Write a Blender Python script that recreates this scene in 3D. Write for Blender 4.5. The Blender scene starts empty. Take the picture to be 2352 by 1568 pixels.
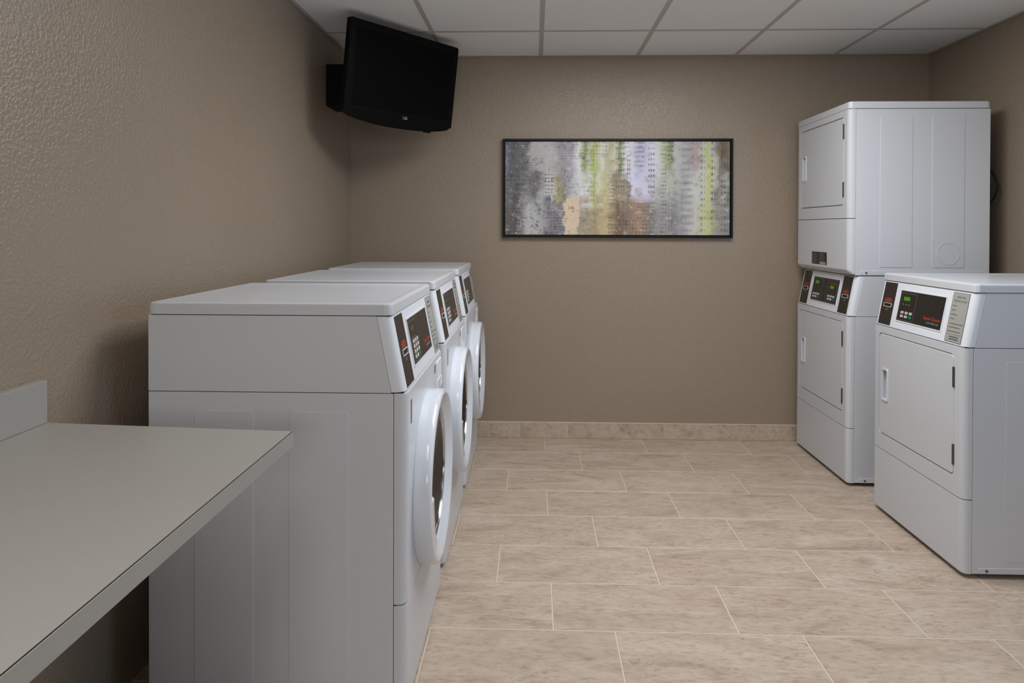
import bpy, bmesh, math, random
from mathutils import Vector, Matrix

random.seed(7)
scene = bpy.context.scene
COL = scene.collection
PI = math.pi

# ------------------------------------------------------------------ camera
F_PX, W_PX, H_PX = 1596.17, 2352.0, 1568.0
YAW, PITCH, ROLL, HORIZ, CAM_H = 0.0323, 0.0085, 0.0031, 539.65, 1.3254
cam_d = bpy.data.cameras.new('camera'); cam = bpy.data.objects.new('camera', cam_d); COL.objects.link(cam)
cam_d.sensor_fit = 'HORIZONTAL'; cam_d.sensor_width = 36.0
cam_d.lens = F_PX / W_PX * 36.0
cam_d.shift_y = -(H_PX / 2 - HORIZ) / W_PX
cam_d.clip_start = 0.02
c, s = math.cos(YAW), math.sin(YAW)
R0 = Vector((c, s, 0)); F0 = Vector((-s, c, 0)); Zv = Vector((0, 0, 1))
FW = F0 * math.cos(PITCH) - Zv * math.sin(PITCH)
U0 = F0 * math.sin(PITCH) + Zv * math.cos(PITCH)
RR = R0 * math.cos(ROLL) + U0 * math.sin(ROLL)
UU = -R0 * math.sin(ROLL) + U0 * math.cos(ROLL)
cam.matrix_world = Matrix(((RR.x, UU.x, -FW.x, 0), (RR.y, UU.y, -FW.y, 0), (RR.z, UU.z, -FW.z, CAM_H), (0, 0, 0, 1)))
scene.camera = cam

# ------------------------------------------------------------------ world, lights, exposure
world = bpy.data.worlds.new('world'); scene.world = world; world.use_nodes = True
world.node_tree.nodes['Background'].inputs[0].default_value = (0.55, 0.72, 1.0, 1)
world.node_tree.nodes['Background'].inputs[1].default_value = 0.3
scene.view_settings.view_transform = 'Standard'
scene.view_settings.look = 'None'
scene.view_settings.gamma = 1.0
scene.view_settings.use_curve_mapping = False
scene.view_settings.exposure = -0.07

LAMP_C = 22.5      # ceiling troffer over the right half of the aisle
LAMP_A = 15.5      # its twin one grid bay to the left
LAMP_B = 9.0      # ceiling troffer nearer the entrance
WINDOW_LIGHT = 27.0    # warm light through the corridor window behind the camera
DAYLIGHT2 = 9.0    # window in the right wall, beside the camera


def area_light(name, loc, rot, sx, sy, power, color, spread):
    d = bpy.data.lights.new(name, 'AREA'); d.shape = 'RECTANGLE'; d.size = sx; d.size_y = sy
    d.energy = power; d.color = color; d.spread = spread
    o = bpy.data.objects.new(name, d); COL.objects.link(o)
    o.location = loc; o.rotation_euler = rot
    return o


# ------------------------------------------------------------------ room numbers
XL, XR, YB, YF, ZC = -1.175, 2.448, 4.411, -3.4, 2.42
GX0, GY0, GP = 0.0368, 3.857, 0.6096            # ceiling grid

# ------------------------------------------------------------------ materials
def lin(v):
    v /= 255.0
    return v / 12.92 if v <= 0.04045 else ((v + 0.055) / 1.055) ** 2.4
def rgb(r, g, b):
    return (lin(r), lin(g), lin(b), 1)

MATS = {}
def mat(name, col, rough=0.5, metal=0.0, spec=0.5, emit=None, estr=0.0, coat=0.0):
    m = bpy.data.materials.new(name); m.use_nodes = True
    b = m.node_tree.nodes['Principled BSDF']
    b.inputs['Base Color'].default_value = col
    b.inputs['Roughness'].default_value = rough
    b.inputs['Metallic'].default_value = metal
    b.inputs['Specular IOR Level'].default_value = spec
    b.inputs['Coat Weight'].default_value = coat
    if emit:
        b.inputs['Emission Color'].default_value = emit
        b.inputs['Emission Strength'].default_value = estr
    MATS[name] = m
    return m
def nodes(m):
    nt = m.node_tree
    return nt, nt.nodes, nt.links, nt.nodes['Principled BSDF']
def add(nt, typ, **kw):
    n = nt.nodes.new(typ)
    for k, v in kw.items():
        setattr(n, k, v)
    return n
def ramp(nt, stops, interp='LINEAR'):
    n = nt.nodes.new('ShaderNodeValToRGB'); cr = n.color_ramp; cr.interpolation = interp
    while len(cr.elements) > 1:
        cr.elements.remove(cr.elements[-1])
    cr.elements[0].position = stops[0][0]; cr.elements[0].color = stops[0][1]
    for p, col in stops[1:]:
        e = cr.elements.new(p); e.color = col
    return n
def mixc(nt, fac, a, b, blend='MIX'):
    n = nt.nodes.new('ShaderNodeMix'); n.data_type = 'RGBA'; n.blend_type = blend
    for inp, v in ((n.inputs[0], fac), (n.inputs[6], a), (n.inputs[7], b)):
        if isinstance(v, (int, float, tuple)):
            inp.default_value = v
        else:
            nt.links.new(v, inp)
    return n.outputs[2]
def math_n(nt, op, a, b=0.0, clamp=False):
    n = nt.nodes.new('ShaderNodeMath'); n.operation = op; n.use_clamp = clamp
    for inp, v in ((n.inputs[0], a), (n.inputs[1], b)):
        if isinstance(v, (int, float)):
            inp.default_value = v
        else:
            nt.links.new(v, inp)
    return n.outputs[0]

# painted wall with orange-peel texture
M_WALL = mat('wall_paint', rgb(150, 136, 121), 0.30, spec=0.65)
nt, N, L, B = nodes(M_WALL)
geo = add(nt, 'ShaderNodeNewGeometry')
n1 = add(nt, 'ShaderNodeTexNoise'); n1.inputs['Scale'].default_value = 110; n1.inputs['Detail'].default_value = 3.0; n1.inputs['Roughness'].default_value = 0.55
n2 = add(nt, 'ShaderNodeTexNoise'); n2.inputs['Scale'].default_value = 1.7; n2.inputs['Detail'].default_value = 2
L.new(geo.outputs['Position'], n1.inputs['Vector']); L.new(geo.outputs['Position'], n2.inputs['Vector'])
r1 = ramp(nt, [(0.40, (0, 0, 0, 1)), (0.62, (1, 1, 1, 1))]); L.new(n1.outputs['Fac'], r1.inputs[0])
bp = add(nt, 'ShaderNodeBump'); bp.inputs['Strength'].default_value = 0.45; bp.inputs['Distance'].default_value = 0.0018
L.new(r1.outputs[0], bp.inputs['Height']); L.new(bp.outputs[0], B.inputs['Normal'])
L.new(mixc(nt, n2.outputs['Fac'], rgb(148, 134, 118), rgb(154, 140, 124)), B.inputs['Base Color'])

# floor tile: brushed beige stone, each tile shifted by its own random number
M_TILE = mat('floor_tile_stone', rgb(190, 172, 150), 0.42)
nt, N, L, B = nodes(M_TILE)
geo = add(nt, 'ShaderNodeNewGeometry'); oi = add(nt, 'ShaderNodeObjectInfo')
off = add(nt, 'ShaderNodeVectorMath', operation='SCALE'); comb = add(nt, 'ShaderNodeCombineXYZ')
L.new(oi.outputs['Random'], comb.inputs[0]); L.new(oi.outputs['Random'], comb.inputs[1]); L.new(oi.outputs['Random'], comb.inputs[2])
L.new(comb.outputs[0], off.inputs[0]); off.inputs['Scale'].default_value = 37.0
vadd = add(nt, 'ShaderNodeVectorMath', operation='ADD'); L.new(geo.outputs['Position'], vadd.inputs[0]); L.new(off.outputs[0], vadd.inputs[1])
mp = add(nt, 'ShaderNodeMapping'); mp.inputs['Rotation'].default_value = (0, 0, 0.32); mp.inputs['Scale'].default_value = (2.2, 7.0, 3.0)
L.new(vadd.outputs[0], mp.inputs['Vector'])
na = add(nt, 'ShaderNodeTexNoise'); na.inputs['Scale'].default_value = 1.6; na.inputs['Detail'].default_value = 9; na.inputs['Roughness'].default_value = 0.66; na.inputs['Distortion'].default_value = 0.9
nb = add(nt, 'ShaderNodeTexNoise'); nb.inputs['Scale'].default_value = 9.0; nb.inputs['Detail'].default_value = 7; nb.inputs['Roughness'].default_value = 0.7; nb.inputs['Distortion'].default_value = 1.6
nc = add(nt, 'ShaderNodeTexNoise'); nc.inputs['Scale'].default_value = 3.2; nc.inputs['Detail'].default_value = 2
L.new(mp.outputs[0], na.inputs['Vector']); L.new(mp.outputs[0], nb.inputs['Vector']); L.new(vadd.outputs[0], nc.inputs['Vector'])
ra = ramp(nt, [(0.30, rgb(170, 150, 135)), (0.45, rgb(193, 176, 160)), (0.58, rgb(203, 188, 173)), (0.75, rgb(211, 200, 187))]); L.new(na.outputs['Fac'], ra.inputs[0])
rb = ramp(nt, [(0.40, (1, 1, 1, 1)), (0.45, (0, 0, 0, 1))]); L.new(nb.outputs['Fac'], rb.inputs[0])
rc = ramp(nt, [(0.46, (0, 0, 0, 1)), (0.62, (1, 1, 1, 1))]); L.new(nc.outputs['Fac'], rc.inputs[0])
veins = math_n(nt, 'MULTIPLY', rb.outputs[0], math_n(nt, 'MULTIPLY', rc.outputs[0], 0.75))
c1 = mixc(nt, veins, ra.outputs[0], rgb(160, 136, 116))
c2 = mixc(nt, math_n(nt, 'MULTIPLY', oi.outputs['Random'], 0.22), c1, rgb(180, 160, 138))
mg = add(nt, 'ShaderNodeMapping'); mg.inputs['Rotation'].default_value = (0, 0, 0.18); mg.inputs['Scale'].default_value = (28, 75, 30); L.new(vadd.outputs[0], mg.inputs['Vector'])
ng = add(nt, 'ShaderNodeTexNoise'); ng.inputs['Scale'].default_value = 1.0; ng.inputs['Detail'].default_value = 5; ng.inputs['Roughness'].default_value = 0.7; L.new(mg.outputs[0], ng.inputs['Vector'])
rg = ramp(nt, [(0.30, rgb(196, 192, 188)), (0.50, rgb(244, 244, 244)), (0.70, rgb(255, 255, 255))]); L.new(ng.outputs['Fac'], rg.inputs[0])
c3 = mixc(nt, 0.7, c2, rg.outputs[0], 'MULTIPLY')
L.new(c3, B.inputs['Base Color'])
bp = add(nt, 'ShaderNodeBump'); bp.inputs['Strength'].default_value = 0.12; bp.inputs['Distance'].default_value = 0.001
L.new(nb.outputs['Fac'], bp.inputs['Height']); L.new(bp.outputs[0], B.inputs['Normal'])

M_GROUT = mat('grout_cream', rgb(212, 201, 185), 0.85)
# ceiling panel: fine fissured mineral fibre
M_CEIL = mat('ceiling_fibre', rgb(240, 242, 243), 0.9, spec=0.2)
nt, N, L, B = nodes(M_CEIL)
geo = add(nt, 'ShaderNodeNewGeometry')
nz = add(nt, 'ShaderNodeTexNoise'); nz.inputs['Scale'].default_value = 240; nz.inputs['Detail'].default_value = 3
L.new(geo.outputs['Position'], nz.inputs['Vector'])
bp = add(nt, 'ShaderNodeBump'); bp.inputs['Strength'].default_value = 0.25; bp.inputs['Distance'].default_value = 0.001
L.new(nz.outputs['Fac'], bp.inputs['Height']); L.new(bp.outputs[0], B.inputs['Normal'])
L.new(mixc(nt, nz.outputs['Fac'], rgb(235, 238, 240), rgb(246, 248, 250)), B.inputs['Base Color'])
M_TEE = mat('grid_tee_white', rgb(196, 190, 184), 0.5)

def enamel(name, col, rough):
    m = mat(name, col, rough, spec=0.5)
    nt, N, L, B = nodes(m)
    geo = add(nt, 'ShaderNodeNewGeometry')
    nz = add(nt, 'ShaderNodeTexNoise'); nz.inputs['Scale'].default_value = 420; nz.inputs['Detail'].default_value = 1
    L.new(geo.outputs['Position'], nz.inputs['Vector'])
    bp = add(nt, 'ShaderNodeBump'); bp.inputs['Strength'].default_value = 0.06; bp.inputs['Distance'].default_value = 0.0006
    L.new(nz.outputs['Fac'], bp.inputs['Height']); L.new(bp.outputs[0], B.inputs['Normal'])
    return m
M_ENAMEL = enamel('white_enamel', rgb(207, 212, 220), 0.30)
M_CONSOLE = enamel('console_lit_white', rgb(224, 230, 240), 0.32)  # console white, raised further for the light its tilted face catches
M_RING = mat('glossy_white_plastic', rgb(218, 225, 236), 0.12, coat=0.3)
M_GAP = mat('shadow_gap_black', rgb(16, 15, 14), 0.8)  # shade inside gaps and openings, put in as black
M_BLACK = mat('black_panel', rgb(30, 28, 27), 0.28)
M_STRIP = mat('dark_brown_panel', rgb(40, 34, 30), 0.35)
M_RUBBER = mat('black_rubber', rgb(18, 17, 17), 0.7)
M_GLASS = mat('dark_door_glass', rgb(10, 10, 13), 0.10, spec=0.12)
M_CHROME = mat('chrome', rgb(190, 193, 198), 0.16, metal=1.0)
M_STEEL = mat('hinge_steel', rgb(96, 94, 92), 0.4, metal=0.7)
M_KEY = mat('key_grey', rgb(190, 190, 186), 0.5)
M_KEYG = mat('key_green', rgb(20, 120, 92), 0.5)
M_LINE = mat('panel_line_grey', rgb(120, 118, 114), 0.5)
M_RED = mat('print_red', rgb(186, 58, 40), 0.6)
M_TEXTG = mat('print_grey', rgb(128, 150, 146), 0.5)
M_DARKTXT = mat('print_dark', rgb(64, 64, 62), 0.6)
M_LABEL = mat('label_silver', rgb(158, 160, 156), 0.55)
M_LCD = mat('lcd_green', rgb(60, 120, 10), 0.3, emit=rgb(104, 176, 24), estr=0.16)
M_LCDOFF = mat('lcd_dim', rgb(72, 68, 48), 0.3)
M_TVB = mat('tv_gloss_black', rgb(8, 8, 9), 0.4, spec=0.10)
M_TVS = mat('tv_screen', rgb(9, 10, 13), 0.45, spec=0.05)
M_TVK = mat('tv_back_plastic', rgb(9, 9, 9), 0.6, spec=0.15)
M_LOGO = mat('tv_logo_grey', rgb(205, 205, 207), 0.5)
M_LAM = mat('counter_laminate', rgb(160, 157, 151), 0.38)
nt, N, L, B = nodes(M_LAM)
geo = add(nt, 'ShaderNodeNewGeometry')
nz = add(nt, 'ShaderNodeTexNoise'); nz.inputs['Scale'].default_value = 160; nz.inputs['Detail'].default_value = 4
L.new(geo.outputs['Position'], nz.inputs['Vector'])
L.new(mixc(nt, nz.outputs['Fac'], rgb(154, 153, 149), rgb(162, 161, 157)), B.inputs['Base Color'])
M_SEAM = mat('laminate_seam', rgb(40, 37, 34), 0.8)
M_FRAME = mat('picture_frame_black', rgb(12, 13, 13), 0.4, spec=0.25)
M_TROFFER = mat('troffer_white', rgb(215, 215, 212), 0.5)
M_LENS = mat('troffer_lens', rgb(235, 235, 230), 0.5, emit=(1, 0.95, 0.88, 1), estr=1.5)
M_ALU = mat('window_frame_aluminium', rgb(150, 152, 154), 0.4, metal=0.6)
M_PANE = mat('window_pane', (0.9, 0.95, 1, 1), 0.02); MATS['window_pane'].node_tree.nodes['Principled BSDF'].inputs['Transmission Weight'].default_value = 1.0

# abstract city print (flat canvas)
M_ART = mat('abstract_city_print', rgb(150, 150, 150), 0.45)
def build_art(m, w, h):
    nt, N, L, B = nodes(m)
    tc = add(nt, 'ShaderNodeTexCoord')
    mp = add(nt, 'ShaderNodeMapping'); mp.inputs['Location'].default_value = (0.5, 0.5, 0); mp.inputs['Scale'].default_value = (1 / w, 1 / h, 1)
    L.new(tc.outputs['Object'], mp.inputs['Vector'])
    X_, Y_ = None, None
    sr = add(nt, 'ShaderNodeSeparateXYZ'); L.new(mp.outputs[0], sr.inputs[0]); X_, Y_ = sr.outputs[0], sr.outputs[1]
    # ragged, partly blocky displacement of the colour patches
    sn = add(nt, 'ShaderNodeVectorMath', operation='SNAP'); L.new(mp.outputs[0], sn.inputs[0]); sn.inputs[1].default_value = (0.034, 0.085, 1)
    wnz = add(nt, 'ShaderNodeTexWhiteNoise'); L.new(sn.outputs[0], wnz.inputs['Vector'])
    nd = add(nt, 'ShaderNodeTexNoise'); nd.inputs['Scale'].default_value = 9; nd.inputs['Detail'].default_value = 6; nd.inputs['Roughness'].default_value = 0.65
    L.new(mp.outputs[0], nd.inputs['Vector'])
    def centred(sock, amp):
        a_ = add(nt, 'ShaderNodeVectorMath', operation='SUBTRACT'); L.new(sock, a_.inputs[0]); a_.inputs[1].default_value = (0.5, 0.5, 0.5)
        m_ = add(nt, 'ShaderNodeVectorMath', operation='MULTIPLY'); L.new(a_.outputs[0], m_.inputs[0]); m_.inputs[1].default_value = amp
        return m_.outputs[0]
    v1 = add(nt, 'ShaderNodeVectorMath', operation='ADD'); L.new(mp.outputs[0], v1.inputs[0]); L.new(centred(nd.outputs['Color'], (0.075, 0.30, 0)), v1.inputs[1])
    va = add(nt, 'ShaderNodeVectorMath', operation='ADD'); L.new(v1.outputs[0], va.inputs[0]); L.new(centred(wnz.outputs['Color'], (0.012, 0.16, 0)), va.inputs[1])
    sx = add(nt, 'ShaderNodeSeparateXYZ'); L.new(va.outputs[0], sx.inputs[0])
    def rr(lst):
        out = []
        for p_, (r_, g_, b_) in lst:
            m_ = (r_ + g_ + b_) / 3
            out.append((p_, rgb(*[min((m_ + (v - m_) * 0.95) * 1.14, 255) for v in (r_, g_, b_)])))
        n = ramp(nt, out); L.new(sx.outputs[0], n.inputs[0]); return n.outputs[0]
    top = rr([(0, (110, 110, 130)), (.03, (72, 74, 80)), (.09, (96, 96, 100)), (.12, (164, 164, 166)), (.2, (170, 170, 172)), (.25, (140, 137, 148)), (.3, (148, 146, 162)), (.33, (212, 212, 220)), (.345, (170, 178, 140)), (.36, (110, 132, 60)), (.378, (186, 190, 170)), (.395, (154, 172, 56)), (.412, (170, 178, 120)), (.43, (200, 202, 190)), (.46, (160, 160, 120)), (.485, (196, 192, 172)), (.515, (92, 118, 44)), (.535, (190, 192, 190)), (.55, (212, 212, 236)), (.6, (160, 162, 194)), (.66, (200, 200, 228)), (.70, (178, 186, 160)), (.735, (96, 118, 52)), (.755, (170, 172, 170)), (.82, (150, 148, 152)), (.86, (158, 140, 138)), (.885, (176, 178, 172)), (.905, (168, 180, 96)), (.925, (170, 172, 164)), (.965, (88, 70, 50)), (1, (104, 90, 64))])
    mid = rr([(0, (96, 96, 104)), (.06, (76, 78, 84)), (.1, (120, 120, 120)), (.14, (92, 92, 95)), (.18, (176, 176, 178)), (.215, (184, 184, 184)), (.24, (150, 144, 90)), (.265, (116, 116, 114)), (.3, (176, 178, 182)), (.34, (200, 202, 210)), (.38, (202, 206, 202)), (.40, (166, 174, 80)), (.418, (196, 198, 180)), (.445, (176, 172, 112)), (.465, (186, 180, 156)), (.495, (132, 116, 84)), (.53, (150, 138, 120)), (.55, (124, 108, 94)), (.565, (196, 198, 224)), (.63, (186, 186, 214)), (.68, (170, 170, 170)), (.74, (160, 166, 158)), (.79, (154, 154, 158)), (.83, (180, 182, 180)), (.885, (180, 184, 176)), (.905, (170, 182, 92)), (.922, (174, 176, 166)), (.955, (112, 106, 96)), (.98, (156, 156, 152)), (1, (92, 104, 76))])
    bot = rr([(0, (86, 86, 82)), (.05, (68, 68, 68)), (.1, (172, 172, 176)), (.15, (162, 166, 168)), (.2, (112, 112, 122)), (.255, (112, 110, 120)), (.262, (206, 186, 160)), (.325, (198, 180, 156)), (.335, (146, 134, 120)), (.4, (150, 136, 100)), (.45, (178, 160, 122)), (.5, (96, 74, 44)), (.54, (116, 96, 84)), (.6, (152, 122, 94)), (.65, (112, 108, 104)), (.7, (136, 136, 138)), (.75, (112, 112, 118)), (.8, (150, 150, 154)), (.84, (174, 176, 172)), (.9, (168, 180, 112)), (.95, (132, 130, 124)), (1, (116, 116, 116))])
    f1 = ramp(nt, [(0.30, (0, 0, 0, 1)), (0.46, (1, 1, 1, 1))]); L.new(sx.outputs[1], f1.inputs[0])
    f2 = ramp(nt, [(0.58, (0, 0, 0, 1)), (0.76, (1, 1, 1, 1))]); L.new(sx.outputs[1], f2.inputs[0])
    col = mixc(nt, f1.outputs[0], bot, mid)
    col = mixc(nt, f2.outputs[0], col, top)
    # window grids of the printed towers: (centre x, half width, columns per unit, rows, y centre, y half, strength)
    nm = add(nt, 'ShaderNodeTexNoise'); nm.inputs['Scale'].default_value = 26.0; nm.inputs['Detail'].default_value = 5; nm.inputs['Roughness'].default_value = 0.7
    L.new(mp.outputs[0], nm.inputs['Vector'])
    blot = ramp(nt, [(0.40, (0, 0, 0, 1)), (0.60, (1, 1, 1, 1))]); L.new(nm.outputs['Fac'], blot.inputs[0])
    def tower(xc, hw, cols, rows, yc, yh, strength, tint):
        nonlocal col
        fx = math_n(nt, 'GREATER_THAN', math_n(nt, 'FRACT', math_n(nt, 'MULTIPLY', X_, cols)), 0.34)
        fy = math_n(nt, 'GREATER_THAN', math_n(nt, 'FRACT', math_n(nt, 'MULTIPLY', Y_, rows)), 0.55)
        cx = nt.nodes.new('ShaderNodeMath'); cx.operation = 'COMPARE'; L.new(X_, cx.inputs[0]); cx.inputs[1].default_value = xc; cx.inputs[2].default_value = hw
        cy = nt.nodes.new('ShaderNodeMath'); cy.operation = 'COMPARE'; L.new(Y_, cy.inputs[0]); cy.inputs[1].default_value = yc; cy.inputs[2].default_value = yh
        m_ = math_n(nt, 'MULTIPLY', math_n(nt, 'MULTIPLY', fx, fy), math_n(nt, 'MULTIPLY', cx.outputs[0], cy.outputs[0]))
        m_ = math_n(nt, 'MULTIPLY', m_, math_n(nt, 'MULTIPLY', math_n(nt, 'ADD', math_n(nt, 'MULTIPLY', blot.outputs[0], 0.75), 0.25), strength))
        col = mixc(nt, m_, col, tint)
    DK = rgb(52, 52, 58); GY = rgb(92, 92, 98)
    for tw in ((0.812, 0.028, 210, 14, 0.5, 0.5, 0.62, GY), (0.880, 0.010, 50, 15, 0.5, 0.5, 0.75, GY), (0.926, 0.009, 54, 15, 0.5, 0.5, 0.8, DK), (0.977, 0.016, 62, 15, 0.3, 0.3, 0.8, DK),
               (0.598, 0.024, 120, 20, 0.85, 0.15, 0.85, DK), (0.655, 0.016, 90, 17, 0.72, 0.27, 0.8, DK), (0.705, 0.014, 110, 24, 0.5, 0.5, 0.7, DK), (0.735, 0.020, 60, 22, 0.9, 0.1, 0.7, DK),
               (0.515, 0.024, 90, 17, 0.75, 0.25, 0.7, DK), (0.552, 0.010, 100, 21, 0.7, 0.3, 0.65, DK), (0.475, 0.014, 110, 26, 0.5, 0.2, 0.6, DK), (0.40, 0.055, 75, 24, 0.93, 0.07, 0.7, DK),
               (0.56, 0.10, 66, 25, 0.08, 0.08, 0.75, DK), (0.385, 0.014, 80, 21, 0.6, 0.25, 0.5, GY), (0.28, 0.045, 150, 34, 0.9, 0.1, 0.55, GY), (0.06, 0.05, 96, 38, 0.80, 0.18, 0.6, DK),
               (0.05, 0.05, 58, 20, 0.52, 0.14, 0.55, DK), (0.20, 0.022, 70, 26, 0.54, 0.12, 0.8, DK), (0.22, 0.05, 90, 32, 0.14, 0.12, 0.6, DK), (0.04, 0.035, 60, 24, 0.16, 0.15, 0.8, DK), (0.13, 0.05, 130, 40, 0.62, 0.16, 0.5, DK), (0.63, 0.04, 80, 26, 0.25, 0.1, 0.6, DK), (0.745, 0.014, 60, 19, 0.1, 0.1, 0.8, GY)):
        tower(*tw)
    # pale line grid over the whole print
    gl = math_n(nt, 'MAXIMUM', math_n(nt, 'LESS_THAN', math_n(nt, 'FRACT', math_n(nt, 'MULTIPLY', X_, 118)), 0.2), math_n(nt, 'LESS_THAN', math_n(nt, 'FRACT', math_n(nt, 'MULTIPLY', Y_, 52)), 0.2))
    col = mixc(nt, math_n(nt, 'MULTIPLY', gl, 0.16), col, rgb(226, 226, 230))
    # scratches and blots
    ns = add(nt, 'ShaderNodeTexNoise'); ns.inputs['Scale'].default_value = 15; ns.inputs['Detail'].default_value = 9; ns.inputs['Roughness'].default_value = 0.8
    mp4 = add(nt, 'ShaderNodeMapping'); mp4.inputs['Scale'].default_value = (2.3, 1.0, 1); L.new(mp.outputs[0], mp4.inputs['Vector']); L.new(mp4.outputs[0], ns.inputs['Vector'])
    rs = ramp(nt, [(0.38, (1, 1, 1, 1)), (0.46, (0, 0, 0, 1))]); L.new(ns.outputs['Fac'], rs.inputs[0])
    rl = ramp(nt, [(0.56, (0, 0, 0, 1)), (0.64, (1, 1, 1, 1))]); L.new(ns.outputs['Fac'], rl.inputs[0])
    lw = ramp(nt, [(0.0, (1, 1, 1, 1)), (0.30, (0.9, 0.9, 0.9, 1)), (0.42, (0.5, 0.5, 0.5, 1)), (1.0, (0.45, 0.45, 0.45, 1))]); L.new(X_, lw.inputs[0])
    col = mixc(nt, math_n(nt, 'MULTIPLY', rs.outputs[0], math_n(nt, 'MULTIPLY', lw.outputs[0], 0.8)), col, rgb(54, 52, 54))
    col = mixc(nt, math_n(nt, 'MULTIPLY', rl.outputs[0], 0.75), col, rgb(214, 216, 220))
    L.new(col, B.inputs['Base Color'])

# ------------------------------------------------------------------ mesh helpers
def obj(name, bm, m, parent=None, matrix=None, smooth=True):
    me = bpy.data.meshes.new(name)
    bmesh.ops.recalc_face_normals(bm, faces=bm.faces)
    bm.to_mesh(me); bm.free()
    if smooth:
        for p in me.polygons:
            p.use_smooth = True
        me.set_sharp_from_angle(angle=math.radians(32))
    me.materials.append(m)
    o = bpy.data.objects.new(name, me); COL.objects.link(o)
    if smooth:
        wn = o.modifiers.new('weighted_normals', 'WEIGHTED_NORMAL'); wn.keep_sharp = True; wn.weight = 90
    if parent is not None:
        o.parent = parent
    if matrix is not None:
        o.matrix_local = matrix
    return o
def tag(o, label=None, cat=None, group=None, kind=None):
    if label: o['label'] = label
    if cat: o['category'] = cat
    if group: o['group'] = group
    if kind: o['kind'] = kind
    return o
def empty(name, loc=(0, 0, 0), rz=0.0):
    o = bpy.data.objects.new(name, None); COL.objects.link(o)
    o.empty_display_size = 0.1; o.location = loc; o.rotation_euler = (0, 0, rz)
    return o
def box(bm, x0, x1, y0, y1, z0, z1, bev=0.0, seg=2):
    vs = [bm.verts.new(p) for p in ((x0, y0, z0), (x1, y0, z0), (x1, y1, z0), (x0, y1, z0), (x0, y0, z1), (x1, y0, z1), (x1, y1, z1), (x0, y1, z1))]
    fs = [bm.faces.new([vs[i] for i in f]) for f in ((3, 2, 1, 0), (4, 5, 6, 7), (0, 1, 5, 4), (1, 2, 6, 5), (2, 3, 7, 6), (3, 0, 4, 7))]
    if bev > 0:
        es = list({e for f in fs for e in f.edges})
        bmesh.ops.bevel(bm, geom=es, offset=bev, segments=seg, profile=0.5, affect='EDGES')
    return bm
def B_(x0, x1, y0, y1, z0, z1, bev=0.0, seg=2):
    return box(bmesh.new(), x0, x1, y0, y1, z0, z1, bev, seg)
def rrect(x0, x1, y0, y1, r, n=5):
    pts = []
    for cx, cy, a0 in ((x1 - r, y1 - r, 0), (x0 + r, y1 - r, PI / 2), (x0 + r, y0 + r, PI), (x1 - r, y0 + r, 1.5 * PI)):
        for i in range(n + 1):
            a = a0 + PI / 2 * i / n
            pts.append((cx + r * math.cos(a), cy + r * math.sin(a)))
    return pts
def plate(a0, a1, b0, b1, c0, c1, r=0.0, bev=0.0, n=4):
    """rounded plate in the XY plane, thickness along Z"""
    bm = bmesh.new()
    pts = rrect(a0, a1, b0, b1, r, n) if r > 0 else [(a1, b1), (a0, b1), (a0, b0), (a1, b0)]
    lo = [bm.verts.new((x, y, c0)) for x, y in pts]; hi = [bm.verts.new((x, y, c1)) for x, y in pts]
    k = len(pts)
    bm.faces.new(lo[::-1]); ft = bm.faces.new(hi)
    for i in range(k):
        bm.faces.new((lo[i], lo[(i + 1) % k], hi[(i + 1) % k], hi[i]))
    if bev > 0:
        bmesh.ops.bevel(bm, geom=list(ft.edges), offset=bev, segments=2, profile=0.5, affect='EDGES')
    return bm
def ring_plate(a0, a1, b0, b1, w, c0, c1, r=0.0, n=4):
    """rounded frame outline in the XY plane"""
    bm = bmesh.new()
    o_ = rrect(a0, a1, b0, b1, max(r, 1e-4), n); i_ = rrect(a0 + w, a1 - w, b0 + w, b1 - w, max(r - w, 5e-5), n)
    k = len(o_)
    V = [[bm.verts.new((x, y, z)) for x, y in P] for P, z in ((o_, c0), (o_, c1), (i_, c1), (i_, c0))]
    for j in range(4):
        A, Bq = V[j], V[(j + 1) % 4]
        for i in range(k):
            bm.faces.new((A[i], A[(i + 1) % k], Bq[(i + 1) % k], Bq[i]))
    return bm
def front_plan(hw, y0, y1, r, n=6):
    """plan outline whose two front corners are rounded; front at y0"""
    pts = [(-hw, y1)]
    for i in range(n + 1):
        a = PI + PI / 2 * i / n
        pts.append((-hw + r + r * math.cos(a), y0 + r + r * math.sin(a)))
    for i in range(n + 1):
        a = 1.5 * PI + PI / 2 * i / n
        pts.append((hw - r + r * math.cos(a), y0 + r + r * math.sin(a)))
    pts.append((hw, y1))
    return pts
def loft(levels):
    """levels: list of (points, z); closed sides with end caps"""
    bm = bmesh.new()
    V = [[bm.verts.new((x, y, z)) for x, y in P] for P, z in levels]
    k = len(V[0])
    for A, Bq in zip(V[:-1], V[1:]):
        for i in range(k):
            bm.faces.new((A[i], A[(i + 1) % k], Bq[(i + 1) % k], Bq[i]))
    bm.faces.new(V[0][::-1]); bm.faces.new(V[-1])
    return bm
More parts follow.
